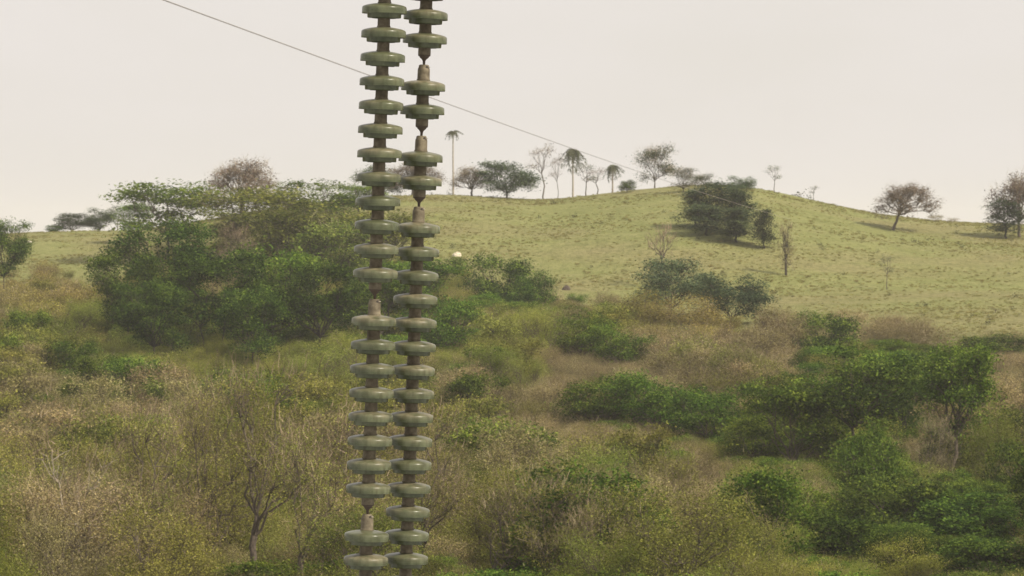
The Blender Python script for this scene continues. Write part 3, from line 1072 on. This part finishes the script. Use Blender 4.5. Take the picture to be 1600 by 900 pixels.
# foreground trees of the lower left and centre
T('bare0', 112, 665, 203, 170, 'pale bare tree with a whitish trunk at the lower left', 'dead_tree', 'dead tree')
T('stem1', 300, 590, 216, 170, 'dark stemmed bare tree in the lower left scrub, left one', 'dead_tree', 'dead tree')
T('stem0', 395, 575, 212, 200, 'dark stemmed bare tree in the lower left scrub, leaning right', 'dead_tree', 'dead tree', rz=0.3)
T('stem1', 770, 740, 205, 190, 'dark branched bare tree right of the insulators at the bottom', 'dead_tree', 'dead tree', rz=0.2)
T('stem0', 850, 750, 202, 170, 'second dark branched bare tree at the bottom, further right', 'dead_tree', 'dead tree', rz=5.9)
for q, (px_, tp_, Y_, w_, lb_) in enumerate([
        (215, 640, 206, 160, 'dark stemmed leafy tree right of the pale bare tree at lower left'),
        (470, 640, 205, 170, 'dark stemmed leafy tree close to the left of the insulators, low in the picture'),
        (655, 640, 215, 150, 'dark stemmed leafy tree right behind the lower end of the right insulator string'),
        (905, 770, 200, 140, 'dark stemmed leafy tree right of the two dark branched trees at the bottom'),
        (1010, 760, 210, 140, 'rightmost dark stemmed leafy tree at the bottom, before the brown scrub')]):
    T('stem%d' % (q % 2), px_, tp_, Y_, w_, lb_, 'scrub_tree', 'tree', rz=q * 0.35 - 0.8)
T('lime2', 15, 852, 190, 110, 'bright green bush in the bottom left corner', 'bush', 'bush')
T('lime0', 440, 590, 262, 130, 'yellow green tree left of the insulators in the lower scrub', rz=2.0)
T('lime1', 735, 790, 235, 120, 'yellow green bush behind the dark branched bare tree', 'bush', 'bush')

# ---------------------------------------------------------------- rocks
def rock(px, py, wpx, hpx, mat, label, seed):
    Y = 560.0
    for _ in range(40):      # walk along the sight line to the slope
        x = (px - 800) / F * Y
        Y += (CZ + slope(py) * Y - gz(x, Y)) * 6
        Y = min(max(Y, 420), 690)
    x = (px - 800) / F * Y
    rnd = np.random.default_rng(seed)
    prof = [(0.02, 1.0), (0.35, 0.93), (0.7, 0.62), (0.93, 0.25), (1.0, -0.1), (0.8, -0.4)]
    me = lathe(prof, 12, 'rock', mat)
    for v in me.vertices:
        k = 1 + rnd.uniform(-0.16, 0.16)
        v.co = (v.co.x * k * wpx / 2 / F * Y, v.co.y * k * 0.7 * wpx / 2 / F * Y, v.co.z * k * hpx / F * Y)
    for p in me.polygons:
        p.use_smooth = False
    o = bpy.data.objects.new('rock', me)
    C.objects.link(o)
    o.location = (x, Y, gz(x, Y))
    tag(o, label, 'rock')


rock(714, 400, 16, 6, plain('pale_rock', (0.62, 0.55, 0.42)), 'pale whitish rock on the grass right of the insulators', 1)
rock(885, 453, 14, 7, plain('dark_rock', (0.07, 0.05, 0.035)), 'dark brown rock at the lower edge of the pasture', 2)
rock(45, 379, 11, 3, plain('pale_rock_small', (0.6, 0.55, 0.45)), 'small pale rock beside the leafy tree at the left edge', 3)

# ---------------------------------------------------------------- scrub (countless): geometry nodes on point clouds
PC = bpy.data.collections.new('plant_sources')     # not linked to the scene


def source(key, idx):
    """one joined mesh per source plant"""
    p = P[key]
    parts = [p[k] for k in ('trunk', 'crown', 'twigs') if k in p]
    vs, fs, ts, ms, off = [], [], [], [], 0
    mats = []
    for q, me in enumerate(parts):
        n = len(me.vertices)
        v = np.empty(n * 3)
        me.vertices.foreach_get('co', v)
        f = np.empty(len(me.loops), int)
        me.loops.foreach_get('vertex_index', f)
        t = np.empty(len(me.polygons))
        me.attributes['tint'].data.foreach_get('value', t)
        vs.append(v.reshape(-1, 3))
        fs.append(f.reshape(-1, 4) + off)
        ts.append(t)
        ms.append(np.full(len(t), q))
        mats.append(me.materials[0])
        off += n
    g_ = Geo()
    g_.v, g_.f, g_.t, g_.n = vs, fs, ts, off
    me = g_.mesh('source_plant', mats[0])
    for mm in mats[1:]:
        me.materials.append(mm)
    me.polygons.foreach_set('material_index', np.concatenate(ms))
    o = bpy.data.objects.new('source_%02d' % idx, me)
    PC.objects.link(o)
    return o


SRC = ['dry0', 'dry1', 'dry2', 'olive0', 'olive1', 'olive2', 'lime0', 'lime1', 'lime2', 'green0', 'green1', 'dark0', 'dark1',
       'ochre0', 'ochre1', 'drybush0', 'drybush1', 'olivebush0', 'olivebush1', 'greenbush0', 'greenbush1',
       'feather0', 'feather1', 'feather2', 'featherdry0', 'featherdry1', 'featherdry2', 'featherlime0', 'featherlime1', 'featherlime2',
       'coarse0', 'coarse1', 'coarse2', 'coarsedry0', 'coarsedry1', 'coarsedry2']
for i, k in enumerate(SRC):
    source(k, i)
KINDS = {'dry': ['dry0', 'dry1', 'dry2'], 'olive': ['olive0', 'olive1', 'olive2'], 'lime': ['lime0', 'lime1', 'lime2'],
         'green': ['green0', 'green1'], 'dark': ['dark0', 'dark1'], 'ochre': ['ochre0', 'ochre1'], 'drybush': ['drybush0', 'drybush1'],
         'olivebush': ['olivebush0', 'olivebush1'], 'greenbush': ['greenbush0', 'greenbush1'],
         'feather': ['feather0', 'feather1', 'feather2'], 'featherdry': ['featherdry0', 'featherdry1', 'featherdry2'],
         'featherlime': ['featherlime0', 'featherlime1', 'featherlime2'],
         'coarse': ['coarse0', 'coarse1', 'coarse1', 'coarse2'], 'coarsedry': ['coarsedry0', 'coarsedry1', 'coarsedry2', 'coarsedry0']}
BASEH = {k: P[v[0]]['h'] for k, v in KINDS.items()}


def gn_scatter(name, pts, rots, scl, idx, coll=None):
    me = bpy.data.meshes.new(name)
    me.vertices.add(len(pts))
    me.vertices.foreach_set('co', np.asarray(pts, float).ravel())
    for nm, ty, dat in (('rot', 'FLOAT_VECTOR', rots), ('scl', 'FLOAT_VECTOR', scl)):
        a_ = me.attributes.new(nm, ty, 'POINT')
        a_.data.foreach_set('vector', np.asarray(dat, float).ravel())
    a_ = me.attributes.new('idx', 'INT', 'POINT')
    a_.data.foreach_set('value', np.asarray(idx, np.int32))
    o = bpy.data.objects.new(name, me)
    C.objects.link(o)
    ng = bpy.data.node_groups.new(name, 'GeometryNodeTree')
    ng.interface.new_socket('Geometry', in_out='INPUT', socket_type='NodeSocketGeometry')
    ng.interface.new_socket('Geometry', in_out='OUTPUT', socket_type='NodeSocketGeometry')
    gi, go = ng.nodes.new('NodeGroupInput'), ng.nodes.new('NodeGroupOutput')
    ci = ng.nodes.new('GeometryNodeCollectionInfo')
    ci.inputs['Collection'].default_value = coll or PC
    ci.inputs['Separate Children'].default_value = True
    ci.inputs['Reset Children'].default_value = True
    ip = ng.nodes.new('GeometryNodeInstanceOnPoints')
    ip.inputs['Pick Instance'].default_value = True

    def attr(nm, ty):
        q = ng.nodes.new('GeometryNodeInputNamedAttribute')
        q.data_type = ty
        q.inputs['Name'].default_value = nm
        return q.outputs[0]
    ng.links.new(gi.outputs[0], ip.inputs['Points'])
    ng.links.new(ci.outputs[0], ip.inputs['Instance'])
    ng.links.new(attr('idx', 'INT'), ip.inputs['Instance Index'])
    ng.links.new(attr('rot', 'FLOAT_VECTOR'), ip.inputs['Rotation'])
    ng.links.new(attr('scl', 'FLOAT_VECTOR'), ip.inputs['Scale'])
    ng.links.new(ip.outputs[0], go.inputs[0])
    md = o.modifiers.new('scatter', 'NODES')
    md.node_group = ng
    o['kind'] = 'stuff'
    return o


# edge of the scrub against the pasture, as the ground's picture row for each column
EDGE_X = [-800, 0, 60, 130, 200, 280, 540, 640, 700, 740, 800, 880, 960, 1100, 1200, 1300, 1380, 1500, 1600, 2400]
EDGE_Y = [430, 440, 440, 452, 440, 400, 395, 410, 425, 452, 470, 478, 490, 508, 520, 512, 522, 545, 550, 520]
ZONES = [  # centre x, y, radii, mix
    (60, 470, 140, 45, {'ochre': 4, 'olivebush': 2, 'drybush': 1}),
    (120, 530, 170, 45, {'olive': 4, 'ochre': 1, 'lime': 2}),
    (330, 545, 230, 55, {'lime': 6, 'olive': 3, 'green': 0.7}),
    (460, 620, 60, 60, {'lime': 4, 'olive': 2, 'green': 1}),
    (300, 500, 200, 30, {'green': 2, 'lime': 1, 'olive': 1}),
    (620, 460, 80, 50, {'green': 2, 'olive': 2, 'lime': 0.6}),
    (100, 660, 200, 110, {'dry': 5, 'olive': 4, 'lime': 0.8}),
    (360, 690, 170, 110, {'olive': 4, 'dry': 3, 'lime': 1}),
    (500, 640, 110, 110, {'dry': 2, 'olive': 4, 'lime': 1.5, 'green': 0.8}),
    (640, 620, 110, 110, {'dry': 2, 'olive': 3, 'lime': 1.5, 'green': 0.6}),
    (100, 830, 200, 90, {'dry': 3, 'olive': 4}),
    (10, 860, 60, 60, {'lime': 4, 'green': 2}),
    (400, 830, 200, 90, {'olive': 5, 'dry': 3, 'green': 0.8}),
    (620, 800, 140, 110, {'olive': 4, 'dry': 2, 'green': 1}),
    (750, 490, 90, 60, {'olive': 3, 'dry': 2, 'green': 1, 'lime': 0.5}),
    (810, 570, 70, 50, {'lime': 3, 'olive': 3, 'dry': 2}),
    (960, 560, 120, 40, {'dry': 6}),
    (1110, 560, 150, 55, {'drybush': 4, 'dry': 4}),
    (1080, 510, 110, 30, {'ochre': 3, 'olivebush': 2}),
    (850, 660, 130, 80, {'dry': 7, 'olive': 1.5}),
    (740, 740, 110, 80, {'olive': 3, 'dry': 3}),
    (860, 790, 120, 70, {'olive': 4, 'lime': 2, 'green': 1}),
    (1050, 690, 120, 50, {'dry': 3, 'olive': 3, 'green': 1.5}),
    (1060, 770, 140, 50, {'dry': 8}),
    (1000, 860, 190, 50, {'olive': 3, 'lime': 4}),
    (1190, 730, 80, 60, {'green': 2, 'olive': 3, 'dry': 0.8}),
    (1260, 810, 80, 60, {'green': 1.6, 'lime': 1.5, 'olive': 1.6, 'dry': 0.8}),
    (1180, 860, 80, 50, {'olive': 3, 'lime': 2, 'dry': 1}),
    (1420, 520, 100, 26, {'drybush': 5}),
    (1340, 620, 130, 90, {'dark': 1.2, 'green': 1.2, 'olive': 1.3, 'dry': 0.6}),
    (1575, 600, 60, 60, {'dry': 5, 'olive': 1}),
    (1540, 690, 70, 50, {'lime': 3, 'olive': 2, 'dry': 1}),
    (1440, 720, 90, 40, {'dry': 3, 'olive': 2, 'green': 1}),
    (1460, 810, 160, 80, {'dark': 3, 'green': 1.2, 'olive': 1.6, 'dry': 0.7}),
    (1420, 880, 90, 30, {'lime': 4, 'olive': 1}),
]


def pick_zone(px, py, rnd):
    best, bw = None, 0
    for cx, cy, rx, ry, mix in ZONES:
        d = ((px - cx) / rx) ** 2 + ((py - cy) / ry) ** 2
        wgt = math.exp(-d * 1.6) * rnd.uniform(0.6, 1.4)
        if wgt > bw:
            best, bw = mix, wgt
    if bw < 0.02:
        best = {'olive': 3, 'dry': 3, 'green': 1, 'lime': 0.7}
    ks = list(best)
    return rnd.choices(ks, [best[k] for k in ks])[0]


GRP = {'dry': 'leafless_brown_scrub', 'drybush': 'leafless_brown_scrub', 'featherdry': 'leafless_brown_scrub', 'coarsedry': 'leafless_brown_scrub', 'coarse': 'olive_scrub',
       'olive': 'olive_scrub', 'olivebush': 'olive_scrub', 'ochre': 'olive_scrub', 'feather': 'olive_scrub',
       'lime': 'yellow_green_scrub', 'featherlime': 'yellow_green_scrub', 'green': 'green_undergrowth', 'greenbush': 'green_undergrowth', 'dark': 'green_undergrowth'}


def scatter_scrub():
    rnd = random.Random(77)
    buckets = {}

    def put(xx, yy, hh, big):
        px = 800 + F * xx / yy
        z = gz(xx, yy)
        gpy = 450 - F * math.tan(math.atan((z - CZ) / yy) + PITCH)
        edge = float(np.interp(px, EDGE_X, EDGE_Y)) + rnd.gauss(0, 7)
        if gpy < edge + (55 if big else 0):
            return
        near_edge = (gpy - edge) < 45
        if near_edge:
            if rnd.random() < 0.3:
                return
            hh *= rnd.uniform(0.45, 0.8)
        top_py = gpy - hh * F / yy
        for tx, tt, tH, tY, tw in TREES:      # plants before a tall tree leave its crown in view
            if yy < tY + 2 and abs(px - tx) < tw * 0.5:
                lim = tt + 0.66 * tH * F / tY
                if top_py < lim:
                    if big:
                        return
                    top_py = lim
        hh = (gpy - top_py) * yy / F
        if hh < 0.9:
            return
        kind = pick_zone(px, gpy - hh * 0.7 * F / yy, rnd)
        if big:
            if kind in ('green', 'dark'):
                if rnd.random() < 0.5:
                    return
            elif kind in ('dry', 'drybush'):
                kind = 'featherdry'
            elif kind == 'lime':
                kind = 'featherlime'
            else:
                kind = 'feather'
            if yy > 275:
                kind = {'featherdry': 'coarsedry', 'feather': 'coarse'}.get(kind, kind)
        elif near_edge and kind in ('dry', 'olive', 'green'):
            kind = {'dry': 'drybush', 'olive': 'olivebush', 'green': 'greenbush'}[kind]
        s = hh / BASEH[kind]
        sw = s * (rnd.uniform(0.8, 1.15) if big else rnd.uniform(0.9, 1.35))
        bk = buckets.setdefault(GRP[kind], ([], [], [], []))
        bk[0].append((xx, yy, z - 0.15))
        bk[1].append((0, 0, rnd.uniform(0, 6.28)))
        bk[2].append((sw, sw, s))
        bk[3].append(SRC.index(rnd.choice(KINDS[kind])))

    for big in (False, True):
        Y = 150.0 if not big else 192.0
        while Y < (640 if not big else 470):
            step = (2.7 + 0.0014 * Y) if not big else (7.2 if Y < 275 else 6.4)
            half = 1050 / F * Y
            x = -half + rnd.uniform(0, step)
            while x < half:
                xx = x + rnd.uniform(-0.45, 0.45) * step
                yy = Y + rnd.uniform(-0.4, 0.4) * step
                x += step
                px = 800 + F * xx / yy
                if big:
                    if rnd.random() < 0.2:
                        continue
                    hh = rnd.uniform(6.0, 9.5) if yy < 300 else rnd.uniform(4.8, 7.8)
                else:
                    hh = rnd.uniform(2.2, 5.0) if yy > 222 else rnd.uniform(2.5, 5.0)
                put(xx, yy, hh, big)
            Y += step * 0.9
    for k, (p_, r_, s_, i_) in buckets.items():
        gn_scatter(k, p_, r_, s_, i_)
        print(k, len(p_))


scatter_scrub()


# ---------------------------------------------------------------- grass tussocks on the pasture
def tussocks():
    TC = bpy.data.collections.new('tussock_sources')
    gm = leaf_mat('tussock_grass', (0.21, 0.20, 0.065), (0.30, 0.285, 0.10), (0.39, 0.36, 0.15), trans=0.4, rvar=0.25)
    for q in range(3):
        rng = np.random.default_rng(90 + q)
        g_ = Geo()
        k = 60
        a_ = rng.uniform(0, 6.28, k)
        r_ = rng.uniform(0, 0.35, k)
        p0 = np.stack([np.cos(a_) * r_, np.sin(a_) * r_, np.full(k, -0.05)], 1)
        d = np.stack([np.cos(a_) * rng.uniform(0.2, 1.1, k), np.sin(a_) * rng.uniform(0.2, 1.1, k), np.ones(k)], 1)
        twigs(g_, rng, p0, d, rng.uniform(0.25, 0.6, k), np.full(k, 0.03), rng.uniform(0, 1, k))
        o = bpy.data.objects.new('tussock_%d' % q, g_.mesh('tussock', gm))
        TC.objects.link(o)
    g_ = Geo()
    rng = np.random.default_rng(99)
    leaves(g_, rng, rng.normal(size=(60, 3)) * 0.32 + np.array([0, 0, 0.25]), 0.12, rng.uniform(0, 1, 60))
    o = bpy.data.objects.new('tussock_3', g_.mesh('weed', leaf_mat('pasture_weed', (0.04, 0.05, 0.02), (0.08, 0.085, 0.035), (0.13, 0.12, 0.06))))
    TC.objects.link(o)
    rng = np.random.default_rng(3)
    n = 62000
    y = np.sqrt(rng.uniform(430 ** 2, 712 ** 2, n))
    x = rng.uniform(-0.17, 0.17, n) * y
    dens = hn(x, y, 14, 5) + hn(x, y, 5, 6) * 0.8
    keep = dens + rng.uniform(-0.35, 0.35, n) > 0.0
    x, y, dens = x[keep], y[keep], dens[keep]
    z = ground(x, y)
    gpy = 450 - F * (np.tan(np.arctan((z - CZ) / y) + PITCH))
    edge = np.interp(800 + F * x / y, EDGE_X, EDGE_Y)
    k2 = gpy < edge + 25
    x, y, z = x[k2], y[k2], z[k2]
    m_ = len(x)
    s = rng.uniform(0.22, 0.55, m_) * np.where(rng.random(m_) < 0.05, 1.8, 1)
    weed = (rng.random(m_) < 0.014) & (hn(x, y, 30, 8) > -0.15)
    kinds = np.where(weed, 3, rng.integers(0, 3, m_))
    s = np.where(weed, s * rng.uniform(1.0, 2.4, m_), s)
    gn_scatter('pasture_grass', np.stack([x, y, z], 1), np.stack([np.zeros(m_), np.zeros(m_), rng.uniform(0, 6.28, m_)], 1),
               np.stack([s, s, s * 0.8], 1), kinds, TC)
    print('tussocks', m_)


tussocks()
